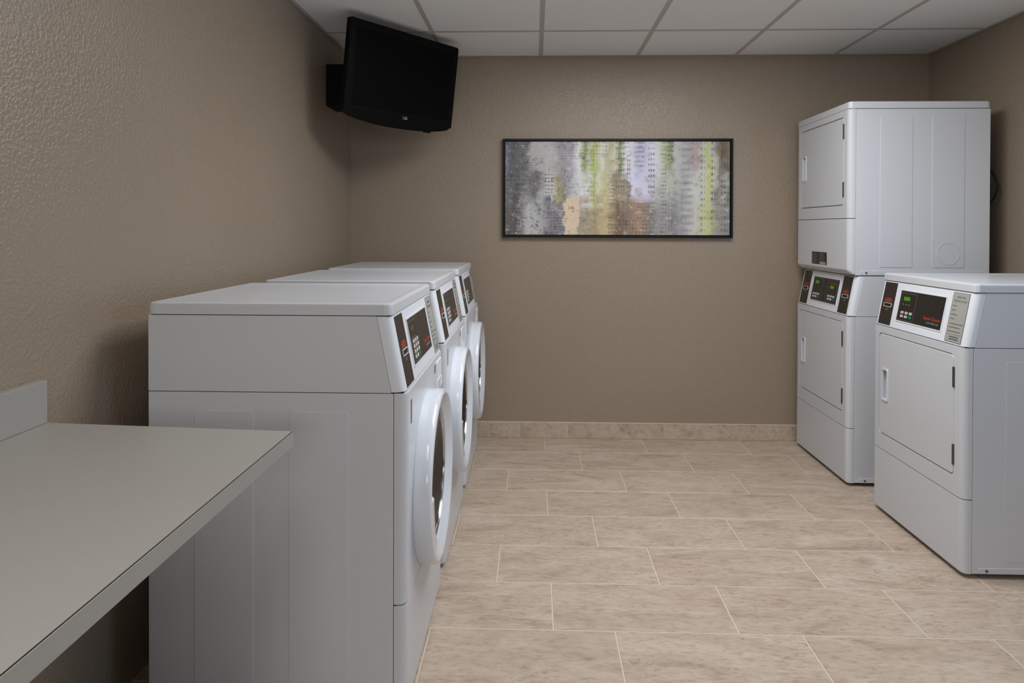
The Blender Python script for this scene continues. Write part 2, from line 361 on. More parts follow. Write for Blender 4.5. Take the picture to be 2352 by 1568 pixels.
def front_with_hole(hw, y1, r, z0, z1, hole, hr, depth):
    """front panel with rounded vertical corners and a rounded rectangular opening; hole=(x0,x1,za,zb)"""
    bm = bmesh.new()
    P = front_plan(hw, 0.0, y1, r)
    lo = [bm.verts.new((x, y, z0)) for x, y in P]; hi = [bm.verts.new((x, y, z1)) for x, y in P]
    k = len(P); nf = (k - 2) // 2        # index of the last point of the left arc
    for i in range(k - 1):
        if i == nf:
            continue
        bm.faces.new((lo[i], lo[i + 1], hi[i + 1], hi[i]))
    bm.faces.new(lo[::-1]); bm.faces.new(hi)
    oc = {'tr': hi[nf + 1], 'tl': hi[nf], 'bl': lo[nf], 'br': lo[nf + 1]}
    n = 6
    pts = rrect(hole[0], hole[1], hole[2], hole[3], hr, n)
    f = [bm.verts.new((x, 0.0, z)) for x, z in pts]; b = [bm.verts.new((x, depth, z)) for x, z in pts]
    order = ['tr', 'tl', 'bl', 'br']
    for q_, name in enumerate(order):
        seg = f[q_ * (n + 1):(q_ + 1) * (n + 1)]
        for i in range(n):
            bm.faces.new((oc[name], seg[i], seg[i + 1]))
        nxt = f[((q_ + 1) % 4) * (n + 1)]
        bm.faces.new((oc[name], seg[-1], nxt, oc[order[(q_ + 1) % 4]]))
    m = len(f)
    for i in range(m):
        bm.faces.new((f[i], f[(i + 1) % m], b[(i + 1) % m], b[i]))
    return bm
def door_slab(x0, x1, z0, z1, r, y0, y1, hole, hr, bev=0.0025):
    """rounded door slab (front at y0) with a pull pocket opening"""
    bm = bmesh.new(); n = 6
    po = rrect(x0 + bev, x1 - bev, z0 + bev, z1 - bev, r - bev, n); pe = rrect(x0, x1, z0, z1, r, n)
    ph = rrect(*hole, hr, n)
    fo = [bm.verts.new((x, y0, z)) for x, z in po]; fe = [bm.verts.new((x, y0 + bev, z)) for x, z in pe]; be = [bm.verts.new((x, y1, z)) for x, z in pe]
    fh = [bm.verts.new((x, y0, z)) for x, z in ph]; bh = [bm.verts.new((x, y1, z)) for x, z in ph]
    m = len(fo)
    for A, Bq in ((fo, fe), (fe, be), (fo, fh), (fh, bh)):
        for i in range(m):
            bm.faces.new((A[i], A[(i + 1) % m], Bq[(i + 1) % m], Bq[i]))
    return bm
def lathe(profile, seg=64, cap=False):
    """profile of (radius, y) turned round the local Y axis"""
    bm = bmesh.new()
    rings = []
    for r, y in profile:
        rings.append([bm.verts.new((r * math.cos(2 * PI * i / seg), y, r * math.sin(2 * PI * i / seg))) for i in range(seg)] if r > 1e-6 else [bm.verts.new((0, y, 0))])
    for A, Bq in zip(rings[:-1], rings[1:]):
        for i in range(seg):
            j = (i + 1) % seg
            if len(A) == 1:
                bm.faces.new((A[0], Bq[i], Bq[j]))
            elif len(Bq) == 1:
                bm.faces.new((A[i], A[j], Bq[0]))
            else:
                bm.faces.new((A[i], A[j], Bq[j], Bq[i]))
    return bm
def tube(path, r, seg=8):
    bm = bmesh.new(); rings = []
    P = [Vector(p) for p in path]
    for i, p in enumerate(P):
        t = (P[min(i + 1, len(P) - 1)] - P[max(i - 1, 0)]).normalized()
        a = t.cross(Vector((0, 0, 1)) if abs(t.z) < 0.9 else Vector((1, 0, 0))).normalized(); b = t.cross(a)
        rings.append([bm.verts.new(p + a * r * math.cos(2 * PI * k / seg) + b * r * math.sin(2 * PI * k / seg)) for k in range(seg)])
    for A, Bq in zip(rings[:-1], rings[1:]):
        for k in range(seg):
            bm.faces.new((A[k], A[(k + 1) % seg], Bq[(k + 1) % seg], Bq[k]))
    bm.faces.new(rings[0][::-1]); bm.faces.new(rings[-1])
    return bm
def text(name, body, size, m, parent, matrix, width=None, align='LEFT'):
    cu = bpy.data.curves.new(name, 'FONT'); cu.body = body; cu.size = size; cu.align_x = align; cu.resolution_u = 2; cu.extrude = 0.0002
    t = bpy.data.objects.new(name + '_tmp', cu); COL.objects.link(t)
    bpy.context.view_layer.update()
    dg = bpy.context.evaluated_depsgraph_get()
    me = bpy.data.meshes.new_from_object(t.evaluated_get(dg))
    bpy.data.objects.remove(t); bpy.data.curves.remove(cu)
    if width:
        xs = [v.co.x for v in me.vertices]; k = width / (max(xs) - min(xs))
        for v in me.vertices:
            v.co.x *= k
    me.materials.clear(); me.materials.append(m)
    o = bpy.data.objects.new(name, me); COL.objects.link(o)
    o.parent = parent; o.matrix_local = matrix
    return o
def T(x, y, z):
    return Matrix.Translation((x, y, z))

# ------------------------------------------------------------------ room shell
def struct(name, bm, m, parent=None):
    o = obj(name, bm, m, parent, smooth=False)
    if parent is None:
        o['kind'] = 'structure'
    return o
TH = 0.12
struct('wall_left', B_(XL - TH, XL, YF - TH, YB + TH, -0.05, ZC + 0.06), M_WALL)
# right wall with a window beside the camera, out of the picture
VY0, VY1, VZ0, VZ1 = 0.60, 1.95, 1.15, 2.10
bm = bmesh.new()
box(bm, XR, XR + TH, YF - TH, VY0, -0.05, ZC + 0.06); box(bm, XR, XR + TH, VY1, YB + TH, -0.05, ZC + 0.06)
box(bm, XR, XR + TH, VY0, VY1, -0.05, VZ0); box(bm, XR, XR + TH, VY0, VY1, VZ1, ZC + 0.06)
struct('wall_right', bm, M_WALL)
bm = bmesh.new()
for a in (VY0, (VY0 + VY1) / 2 - 0.02, VY1 - 0.04):
    box(bm, XR + 0.03, XR + 0.08, a, a + 0.04, VZ0, VZ1)
for z in (VZ0, VZ1 - 0.04):
    box(bm, XR + 0.029, XR + 0.081, VY0, VY1, z, z + 0.04)
win2 = struct('window_2', bm, M_ALU)
for a in (VY0 + 0.04, (VY0 + VY1) / 2 + 0.02):
    struct('pane', B_(XR + 0.053, XR + 0.058, a, a + (VY1 - VY0) / 2 - 0.06, VZ0 + 0.04, VZ1 - 0.04), M_PANE, win2)
area_light('window_light', (XR + 0.02, (VY0 + VY1) / 2, (VZ0 + VZ1) / 2), (0, PI / 2, 0), VZ1 - VZ0 - 0.1, VY1 - VY0 - 0.1, DAYLIGHT2, (0.30, 0.62, 1.0), PI)
struct('wall_back', B_(XL, XR, YB, YB + TH, -0.05, ZC + 0.06), M_WALL)
# front wall (behind the camera) with a window opening
WX0, WX1, WZ0, WZ1 = -0.35, 1.45, 1.25, 2.25
bm = bmesh.new()
box(bm, XL, WX0, YF - TH, YF, -0.05, ZC + 0.06); box(bm, WX1, XR, YF - TH, YF, -0.05, ZC + 0.06)
box(bm, WX0, WX1, YF - TH, YF, -0.05, WZ0); box(bm, WX0, WX1, YF - TH, YF, WZ1, ZC + 0.06)
struct('wall_front', bm, M_WALL)
bm = bmesh.new()
for a in (WX0, (WX0 + WX1) / 2 - 0.02, WX1 - 0.04):
    box(bm, a, a + 0.04, YF - 0.08, YF - 0.03, WZ0, WZ1)
for z in (WZ0, WZ1 - 0.04):
    box(bm, WX0, WX1, YF - 0.081, YF - 0.029, z, z + 0.04)
win = struct('window_1', bm, M_ALU)
for a in (WX0 + 0.04, (WX0 + WX1) / 2 + 0.02):
    struct('pane', B_(a, a + (WX1 - WX0) / 2 - 0.06, YF - 0.058, YF - 0.053, WZ0 + 0.04, WZ1 - 0.04), M_PANE, win)
area_light('window_light', ((WX0 + WX1) / 2, YF - 0.02, (WZ0 + WZ1) / 2), (PI / 2, 0, 0), WX1 - WX0 - 0.1, WZ1 - WZ0 - 0.1, WINDOW_LIGHT, (1.0, 0.955, 0.89), PI)

# floor: grout bed with separate tiles
floor = struct('floor', B_(XL - 0.02, XR + 0.02, YF - 0.02, YB + 0.02, -0.05, -0.0012), M_GROUT)
TPX, TPY, TROW1, GR = 0.6108, 0.3061, 4.1294, 0.0042
cache = {}
def floor_tile(x0, x1, y0, y1):
    w, h = round(x1 - x0, 4), round(y1 - y0, 4)
    if w < 0.02 or h < 0.02:
        return
    key = (w, h)
    if key not in cache:
        bm = bmesh.new(); box(bm, -w / 2, w / 2, -h / 2, h / 2, -0.006, 0.0)
        top = [e for e in bm.edges if all(v.co.z > -1e-6 for v in e.verts)]
        bmesh.ops.bevel(bm, geom=top, offset=0.0012, segments=1, affect='EDGES')
        me = bpy.data.meshes.new('tile'); bm.to_mesh(me); bm.free(); me.materials.append(M_TILE); cache[key] = me
    o = bpy.data.objects.new('tile', cache[key]); COL.objects.link(o); o.parent = floor
    o.location = ((x0 + x1) / 2, (y0 + y1) / 2, 0)
row = 1; ytop = YB
while ytop > YF + 0.01:
    ylow = max(TROW1 - (row - 1) * TPY, YF)
    ox = 0.067 + ((row - 1) % 3) * 0.2032
    k0 = math.floor((XL - ox) / TPX)
    for k in range(k0, k0 + 9):
        a = max(ox + k * TPX, XL); b = min(ox + (k + 1) * TPX, XR)
        if b - a > 0.03:
            floor_tile(a + GR / 2 * (a > XL), b - GR / 2 * (b < XR), ylow + GR / 2, ytop - GR / 2 * (row > 1))
    ytop = ylow; row += 1

# tile baseboard: mortar strip with separate tiles
BBH, BBT = 0.100, 0.009
bbm = {}
def base_run(name, x0, x1, place, first):
    """place(t) -> (location, rotation) for the tile centred at run coordinate t"""
    run = []
    t = first
    while t > x0: t -= 0.3015
    while t < x1:
        a, b = max(t, x0), min(t + 0.3015, x1)
        if b - a > 0.02: run.append((a + 0.0012, b - 0.0012))
        t += 0.3015
    return run
bb = struct('baseboard_back', B_(XL, XR, YB - BBT + 0.0025, YB, 0.0, BBH + 0.003), M_GROUT)
for a, b in base_run('back', XL, XR, None, -0.085):
    o = obj('tile', B_(-(b - a) / 2, (b - a) / 2, -0.004, 0.004, 0.001, BBH - 0.001, 0.0008, 1), M_TILE, bb, smooth=False); o.location = ((a + b) / 2, YB - BBT + 0.004, 0.0015)
for nm, X, sgn in (('right', XR, -1),):
    xs = sorted((X, X + sgn * (BBT - 0.0025)))
    bb = struct('baseboard_' + nm, B_(xs[0], xs[1], YF, YB - BBT, 0.0, BBH + 0.003), M_GROUT)
    for a, b in base_run(nm, YF, YB - BBT, None, 0.1):
        o = obj('tile', B_(-0.004, 0.004, -(b - a) / 2, (b - a) / 2, 0.001, BBH - 0.001, 0.0008, 1), M_TILE, bb, smooth=False); o.location = (X + sgn * (BBT - 0.004), (a + b) / 2, 0.0015)

# ceiling: slab, lay-in panels and exposed grid
ceil = struct('ceiling', B_(XL - TH, XR + TH, YF - TH, YB + TH, ZC + 0.06, ZC + 0.16), M_CEIL)
gx = [GX0 + GP * k for k in range(-2, 5)]; gx[0] = XL; gx[-1] = XR
gy = [YB]
y = GY0
while y > YF + 0.02:
    gy.append(y); y -= GP
gy.append(YF)
TROF = [(2, 2, 4, 180), (1, 6, 8, 132), (3, 2, 4, 180)]          # grid column, from row, to row
def is_trof(i, j):
    return any(i == a and b <= j < c_ for a, b, c_, _ in TROF)
HB = 0.012
for i in range(len(gx) - 1):
    for j in range(len(gy) - 1):
        if is_trof(i, j):
            continue
        x0, x1, y0, y1 = gx[i] + 0.002, gx[i + 1] - 0.002, gy[j + 1] + 0.002, gy[j] - 0.002
        if y1 - y0 < 0.03 or x1 - x0 < 0.03: continue
        obj('ceiling_panel', B_(x0, x1, y0, y1, ZC + 0.0015, ZC + 0.016), M_CEIL, ceil, smooth=False)
for i, x in enumerate(gx):
    a, b = x - HB, x + HB
    if i == 0: a, b = XL, XL + 0.018
    if i == len(gx) - 1: a, b = XR - 0.018, XR
    obj('grid_tee', B_(a, b, YF, YB, ZC - 0.0005, ZC + 0.0012), M_TEE, ceil, smooth=False)
for j, y in enumerate(gy):
    a, b = y - HB, y + HB
    if j == 0: a, b = YB - 0.018, YB
    if j == len(gy) - 1: a, b = YF, YF + 0.018
    for i in range(len(gx) - 1):
        if j > 0 and is_trof(i, j) and is_trof(i, j - 1): continue
        x0 = gx[i] + (HB if i else 0.018); x1 = gx[i + 1] - (HB if i < len(gx) - 2 else 0.018)
        obj('grid_tee', B_(x0, x1, a, b, ZC - 0.0005, ZC + 0.0012), M_TEE, ceil, smooth=False)
# recessed fluorescent troffers in the grid
for (ci, j0, j1, spr), power, lab in zip(TROF, (LAMP_A, LAMP_B, LAMP_C), ('recessed fluorescent ceiling light over the aisle, on the washer side', 'recessed fluorescent ceiling light above the folding counter', 'recessed fluorescent ceiling light over the aisle, on the dryer side')):
    x0, x1, y0, y1 = gx[ci] + 0.014, gx[ci + 1] - 0.014, gy[j1] + 0.014, gy[j0] - 0.014
    t = empty('ceiling_troffer', ((x0 + x1) / 2, (y0 + y1) / 2, ZC))
    tag(t, lab, 'ceiling light', 'fluorescent ceiling lights')
    hw, hh = (x1 - x0) / 2, (y1 - y0) / 2
    bm = bmesh.new()
    for a in ((-hw, -hw + 0.02, -hh, hh), (hw - 0.02, hw, -hh, hh), (-hw + 0.02, hw - 0.02, -hh, -hh + 0.02), (-hw + 0.02, hw - 0.02, hh - 0.02, hh)):
        box(bm, *a, 0.0, 0.05)
    box(bm, -hw, hw, -hh, hh, 0.05, 0.055)
    obj('housing', bm, M_TROFFER, t, smooth=False)
    obj('lens', B_(-hw + 0.021, hw - 0.021, -hh + 0.021, hh - 0.021, -0.010, 0.002), M_LENS, t, smooth=False)
    lo = area_light('lamp', (0, 0, -0.012), (0, 0, 0), 2 * hw - 0.06, 2 * hh - 0.06, power, (1.0, 0.985, 0.96) if spr > 160 else (1.0, 0.94, 0.87), math.radians(spr))
    lo.parent = t

# ------------------------------------------------------------------ laundry machines
MW, MD, HW = 0.70, 0.715, 0.35
CB, CT = 0.879, 1.088                      # console bottom / top
SL = Vector((0, 0.041, CT - CB)).normalized()
CONM = Matrix(((1, 0, 0, 0), (0, SL.y, -SL.z, 0.0045), (0, SL.z, SL.y, CB), (0, 0, 0, 1)))   # console face frame: x, up the slope, outward
def face_frame(y=0.0):
    return Matrix(((1, 0, 0, 0), (0, 0, -1, y), (0, 1, 0, 0), (0, 0, 0, 1)))                 # front face frame: x, up, outward

def lid_part(t, z0, z1, y0, name='lid'):
    pts = rrect(-HW - 0.002, HW + 0.002, y0, MD + 0.004, 0.022, 5)
    def inset(d, rr=0.022):
        return rrect(-HW - 0.002 + d, HW + 0.002 - d, y0 + d, MD + 0.004 - d, max(rr - d, 0.004), 5)
    lv = [(pts, z0), (pts, z1 - 0.009), (inset(0.0026), z1 - 0.0027), (inset(0.009), z1), (inset(0.024), z1), (inset(0.034), z1 - 0.0045)]
    return obj(name, loft(lv), M_ENAMEL, t)
def side_ribs(t, za, zb, circle=False, hgt=0.0020):
    for sx in (-1, 1):
        for ya, yb in ((0.160, 0.324), (0.422, 0.586)):
            # frame: x along depth, y up, outward along the machine's side
            M = Matrix(((0, 0, sx, sx * HW), (1, 0, 0, 0), (0, 1, 0, 0), (0, 0, 0, 1)))
            o = obj('pressed_side_rib', plate(ya, yb, za, zb, -0.001, hgt, 0.010, min(0.0018, hgt * 0.6)), M_ENAMEL, t, M, smooth=False)
            if circle and ya > 0.4:
                q = obj('vent_knockout', ring_plate(-0.058, 0.058, -0.058, 0.058, 0.004, 0.001, 0.0034, 0.058, 10), M_ENAMEL, o, T(0.505, za + 0.072, 0))
def base_strip(t, z0, z1):
    for sx in (-1, 1):
        M = Matrix(((0, 0, sx, sx * HW), (1, 0, 0, 0), (0, 1, 0, 0), (0, 0, 0, 1)))
        o = obj('side_base_strip', plate(0.062, MD - 0.03, z0, z1, -0.001, 0.0030, 0.008, 0.0015), M_ENAMEL, t, M)
        s_ = obj('screw', plate(-0.005, 0.005, -0.005, 0.005, 0.002, 0.0048, 0.0049), M_STEEL, o, T(0.092, (z0 + z1) / 2, 0))
def feet(t):
    for x in (-HW + 0.06, HW - 0.06):
        for y in (0.07, MD - 0.06):
            bm = bmesh.new(); bmesh.ops.create_cone(bm, cap_ends=True, segments=16, radius1=0.022, radius2=0.018, depth=0.02)
            obj('foot', bm, M_RUBBER, t, T(x, y, 0.010))
def lower_body(t, upper=True, rib=0.0024):
    obj('cabinet', B_(-HW, HW, 0.0375, MD, 0.018, CB - 0.0015, 0.003), M_ENAMEL, t)
    if upper:
        bm = bmesh.new()
        pr = [(0.0435, CB), (0.0845, CT), (MD, CT), (MD, CB)]
        va = [bm.verts.new((-HW, y, z)) for y, z in pr]; vb = [bm.verts.new((HW, y, z)) for y, z in pr]
        bm.faces.new(va); bm.faces.new(vb[::-1])
        for i in range(4):
            bm.faces.new((va[i], vb[i], vb[(i + 1) % 4], va[(i + 1) % 4]))
        bmesh.ops.bevel(bm, geom=list(bm.edges), offset=0.002, segments=2, profile=0.5, affect='EDGES')
        obj('upper_cabinet', bm, M_ENAMEL, t)
    def cp(y):
        return front_plan(HW, y, y + 0.038, 0.024)
    dz = CT - CB
    lv = []
    for z, ins in ((CB + 0.0012, 0.003), (CB + 0.004, 0.0), (CT - 0.003, 0.0), (CT - 0.001, 0.0015)):
        y = 0.0045 + 0.041 * (z - CB) / dz
        P = [(x * (1 - ins / HW), yy + ins) for x, yy in cp(y)]
        P[0] = (P[0][0], y + 0.0382); P[-1] = (P[-1][0], y + 0.0382)
        lv.append((P, z))
    obj('console', loft(lv), M_CONSOLE, t)
    # black filler as the shade in seams between console, cabinet and front panel
    bm = bmesh.new(); box(bm, -HW + 0.004, HW - 0.004, 0.012, MD - 0.01, CB - 0.002, CB + 0.0015); box(bm, -HW + 0.003, HW - 0.003, 0.03, 0.045, 0.02, CB - 0.003)
    obj('seam_shade', bm, M_GAP, t, smooth=False)
    obj('toe_panel', loft([(front_plan(HW, 0.004, 0.0362, 0.022), 0.018), (front_plan(HW, 0.0, 0.0362, 0.024), 0.026), (front_plan(HW, 0.0, 0.0362, 0.024), 0.2945), (front_plan(HW - 0.002, 0.0025, 0.0362, 0.022), 0.2985)]), M_ENAMEL, t)
    base_strip(t, 0.020, 0.042)
    side_ribs(t, 0.065, 0.828, hgt=rib)
    feet(t)
def dryer_front(t, z0, z1, dz0, dz1, hz0, hz1, hinge_z, lab=''):
    hole = (-0.295, 0.295, dz0, dz1)
    obj('front_panel', front_with_hole(HW, 0.0362, 0.024, z0, z1, hole, 0.022, 0.022), M_ENAMEL, t)
    obj('door_gap_shade', B_(-0.294, 0.294, 0.0215, 0.0235, dz0 + 0.001, dz1 - 0.001), M_GAP, t, smooth=False)  # black plate painting the shade behind the door gap
    g = 0.0036; ph = (-0.262, -0.214, hz0, hz1)
    d = obj('door', door_slab(-0.295 + g, 0.295 - g, dz0 + g, dz1 - g, 0.020, 0.0005, 0.0205, ph, 0.007), M_ENAMEL, t)
    bm = bmesh.new()   # pull pocket: raised lip, sloping bottom
    M = face_frame(0.0)
    lip = ring_plate(ph[0] - 0.004, ph[1] + 0.004, ph[2] - 0.004, ph[3] + 0.004, 0.0085, -0.004, 0.0035, 0.010)
    hd = obj('handle', lip, M_RING, d, M)
    obj('pull_pocket', B_(ph[0] - 0.002, ph[1] + 0.002, 0.0175, 0.0195, ph[2] - 0.002, ph[3] + 0.002), M_RING, d, smooth=False)
    for hz in hinge_z:
        bm = B_(0.2865, 0.2985, -0.0042, 0.012, hz - 0.040, hz + 0.040, 0.002)
        hg = obj('hinge', bm, M_STEEL, t)
def keypad(panel, x0, b0, cols, rows, px, pb, green=True):
    for r in range(rows):
        for c_ in range(cols):
            last = green and r == 0 and c_ == cols - 1
            obj('key', plate(-0.0115, 0.0115, -0.0055, 0.0055, 0.0, 0.0012, 0.0018), M_KEYG if last else M_KEY, panel, T(x0 + c_ * px, b0 + r * pb, 0.0022), smooth=False)
def control_panel(t, kind):
    obj('panel_bezel', ring_plate(-0.1705, 0.1825, 0.0365, 0.1835, 0.0055, 0.0005, 0.0022, 0.004), M_CONSOLE, t, CONM)
    p = obj('control_panel', plate(0.0, 0.342, 0.0, 0.1366, 0.0, 0.0022, 0.002), M_BLACK, t, CONM @ T(-0.165, 0.0416, 0.0), smooth=False)
    c0 = 0.0022
    def lock(x, b):
        bm = lathe([(0.0, -0.0055), (0.004, -0.0055), (0.008, -0.004), (0.010, -0.001), (0.0105, 0.0)], 20)
        o = obj('lock_cylinder', bm, M_CHROME, p, T(x, b, c0) @ Matrix.Rotation(PI / 2, 4, 'X'))
    if kind == 'stack':
        for bx in (0.006, 0.200):
            obj('display_outline', ring_plate(bx, bx + 0.128, 0.006, 0.128, 0.0011, c0 - 0.0005, c0 + 0.0004, 0.008), M_LINE, p, smooth=False)
        obj('display_window', plate(0.034, 0.078, 0.0985, 0.1145, c0, c0 + 0.0004), M_LCD, p, smooth=False)
        obj('display_window', plate(0.236, 0.282, 0.083, 0.099, c0, c0 + 0.0004), M_LCD, p, smooth=False)
        keypad(p, 0.034, 0.022, 3, 2, 0.032, 0.0165); keypad(p, 0.236, 0.024, 3, 2, 0.032, 0.0165)
        lock(0.166, 0.110)
        text('brand_name', 'Speed Queen', 0.012, M_RED, p, T(0.228, 0.108, c0), 0.092)
    else:
        obj('display_outline', ring_plate(0.005, 0.133, 0.005, 0.127, 0.0011, c0 - 0.0005, c0 + 0.0004, 0.008), M_LINE, p, smooth=False)
        if kind == 'dryer':
            obj('display_window', plate(0.032, 0.082, 0.0935, 0.1105, c0, c0 + 0.0004), M_LCD, p, smooth=False)
            keypad(p, 0.040, 0.0225, 3, 2, 0.034, 0.017)
        else:
            obj('display_window', plate(0.034, 0.086, 0.096, 0.112, c0, c0 + 0.0004), M_LCDOFF, p, smooth=False)
            keypad(p, 0.040, 0.019, 3, 4, 0.033, 0.0155)
        for i in range(3):
            obj('indicator_mark', plate(0.030 + 0.024 * i, 0.040 + 0.024 * i, 0.074, 0.0785, c0, c0 + 0.0003), M_LINE, p, smooth=False)
        lock(0.188, 0.114)
        text('brand_name', 'Speed Queen', 0.021, M_RED, p, T(0.211, 0.031, c0), 0.118)
        text('brand_line', 'COMMERCIAL', 0.0105, M_TEXTG, p, T(0.234, 0.0155, c0), 0.092)
def card_strip(t, x0):
    p = obj('card_reader', plate(0.0, 0.107, 0.0, 0.198, 0.0, 0.0012), M_STRIP, t, CONM @ T(x0, 0.0085, 0.0), smooth=False)
    obj('card_slot', plate(0.026, 0.086, 0.086, 0.0975, 0.0012, 0.0022), M_GAP, p, smooth=False)
    obj('slot_frame', ring_plate(0.022, 0.090, 0.082, 0.1015, 0.0028, 0.001, 0.0036, 0.002), M_KEY, p, smooth=False)
    for b, w in ((0.107, 0.060), (0.1135, 0.066), (0.120, 0.050)):
        obj('red_print_line', plate(0.055 - w / 2, 0.055 + w / 2, b, b + 0.0034, 0.0012, 0.0016), M_RED, p, smooth=False)
    for b, w in ((0.073, 0.020), (0.067, 0.026)):
        obj('grey_print_line', plate(0.055 - w / 2, 0.055 + w / 2, b, b + 0.0022, 0.0012, 0.0016), M_LINE, p, smooth=False)
    return p
def instruction_label(t, x0):
    p = obj('instruction_label', plate(0.0, 0.105, 0.0, 0.197, 0.0, 0.0012), M_LABEL, t, CONM @ T(x0, 0.009, 0.0), smooth=False)
    p['label'] = 'silver operating instruction label'
    obj('label_border', ring_plate(0.0, 0.105, 0.0, 0.197, 0.0012, 0.0005, 0.0015), M_DARKTXT, p, smooth=False)
    text('heading', 'OPERATING', 0.0125, M_DARKTXT, p, T(0.024, 0.174, 0.0012), 0.060)
    text('heading', 'INSTRUCTIONS', 0.0125, M_DARKTXT, p, T(0.014, 0.1585, 0.0012), 0.078)
    for b, w in ((0.142, 0.026), (0.125, 0.024), (0.107, 0.040), (0.090, 0.026), (0.071, 0.090), (0.057, 0.072), (0.041, 0.080)):
        obj('print_line', plate(0.009, 0.009 + w, b, b + 0.0022, 0.0012, 0.0016), M_DARKTXT, p, smooth=False)
    obj('rule', plate(0.008, 0.097, 0.030, 0.0308, 0.0012, 0.0016), M_DARKTXT, p, smooth=False)
    for b in (0.019, 0.010):
        obj('print_line', plate(0.026, 0.084, b, b + 0.0035, 0.0012, 0.0016), M_DARKTXT, p, smooth=False)

def make_washer():
    t = empty('front_load_washer')
    lower_body(t)
    lid_part(t, CT + 0.0022, 1.1225, 0.0425)
    obj('lid_gap_shade', B_(-HW + 0.006, HW - 0.006, 0.05, MD - 0.008, CT - 0.001, CT + 0.003), M_GAP, t, smooth=False)  # black filler as the shade under the lid
    obj('front_panel', loft([(front_plan(HW - 0.002, 0.002, 0.0362, 0.022), 0.302), (front_plan(HW, 0.0, 0.0362, 0.024), 0.306), (front_plan(HW, 0.0, 0.0362, 0.024), CB - 0.005), (front_plan(HW - 0.001, 0.002, 0.0362, 0.022), CB - 0.001)]), M_ENAMEL, t)
    card_strip(t, -0.318); control_panel(t, 'washer'); instruction_label(t, 0.217)
    # porthole door
    cz = 0.540
    prof = [(0.262, 0.004), (0.267, -0.004), (0.2672, -0.037), (0.2655, -0.0450), (0.261, -0.0505), (0.255, -0.0532), (0.249, -0.0530), (0.243, -0.0505), (0.229, -0.043), (0.216, -0.037), (0.209, -0.033), (0.207, -0.020)]
    ring = obj('door_ring', lathe(prof, 72), M_RING, t, T(0, 0, cz))
    obj('door_glass', lathe([(0.209, -0.024), (0.199, -0.0285), (0.182, -0.030), (0.150, -0.026), (0.10, -0.015), (0.05, -0.009), (0.0, -0.008)], 72), M_GLASS, ring)
    for r0, r1, y0 in ((0.2050, 0.2015, -0.0285), (0.1920, 0.1895, -0.0300), (0.1770, 0.1752, -0.0305)):
        obj('chrome_bead', lathe([(r0, y0 + 0.003), (r0, y0), ((r0 + r1) / 2, y0 - 0.0022), (r1, y0), (r1, y0 + 0.003)], 72), M_CHROME, ring)
    # finger grip inside the rim on the opening side
    bm = bmesh.new(); n = 18
    secs = []
    for i in range(n + 1):
        a = math.radians(180 + 48 * i / n)
        secs.append([bm.verts.new((r * math.cos(a), y, r * math.sin(a))) for r, y in ((0.235, -0.020), (0.250, -0.0528), (0.212, -0.0545), (0.196, -0.048), (0.192, -0.016))])
    for A, Bq in zip(secs[:-1], secs[1:]):
        for k in range(5):
            bm.faces.new((A[k], A[(k + 1) % 5], Bq[(k + 1) % 5], Bq[k]))
    bm.faces.new(secs[0][::-1]); bm.faces.new(secs[-1])
    obj('door_grip', bm, M_RING, ring)
    # detergent drawer front, label beside it, small latch mark
    d = obj('detergent_drawer', plate(-0.055, 0.055, -0.052, 0.052, -0.001, 0.004, 0.008, 0.002), M_CONSOLE, t, face_frame() @ T(0.262, 0.806, 0))
    obj('drawer_pull', plate(-0.045, 0.045, -0.046, -0.012, 0.003, 0.007, 0.006, 0.002), M_RING, d)
    obj('caution_sticker', plate(0, 0.020, 0, 0.066, 0, 0.0006), M_LINE, t, face_frame() @ T(-0.298, 0.782, 0.0), smooth=False)
    obj('caution_sticker', plate(0, 0.030, 0, 0.028, 0, 0.0006), M_LINE, t, face_frame() @ T(0.160, 0.826, 0.0), smooth=False)
    return t
def make_dryer():
    t = empty('single_dryer')
    lower_body(t, rib=0.0009)
    lid_part(t, CT + 0.0022, 1.1225, 0.0425)
    obj('lid_gap_shade', B_(-HW + 0.006, HW - 0.006, 0.05, MD - 0.008, CT - 0.001, CT + 0.003), M_GAP, t, smooth=False)  # black filler as the shade under the lid
    dryer_front(t, 0.302, CB - 0.0015, 0.374, 0.846, 0.536, 0.680, (0.757, 0.456))
    card_strip(t, -0.318); control_panel(t, 'dryer'); instruction_label(t, 0.217)
    return t
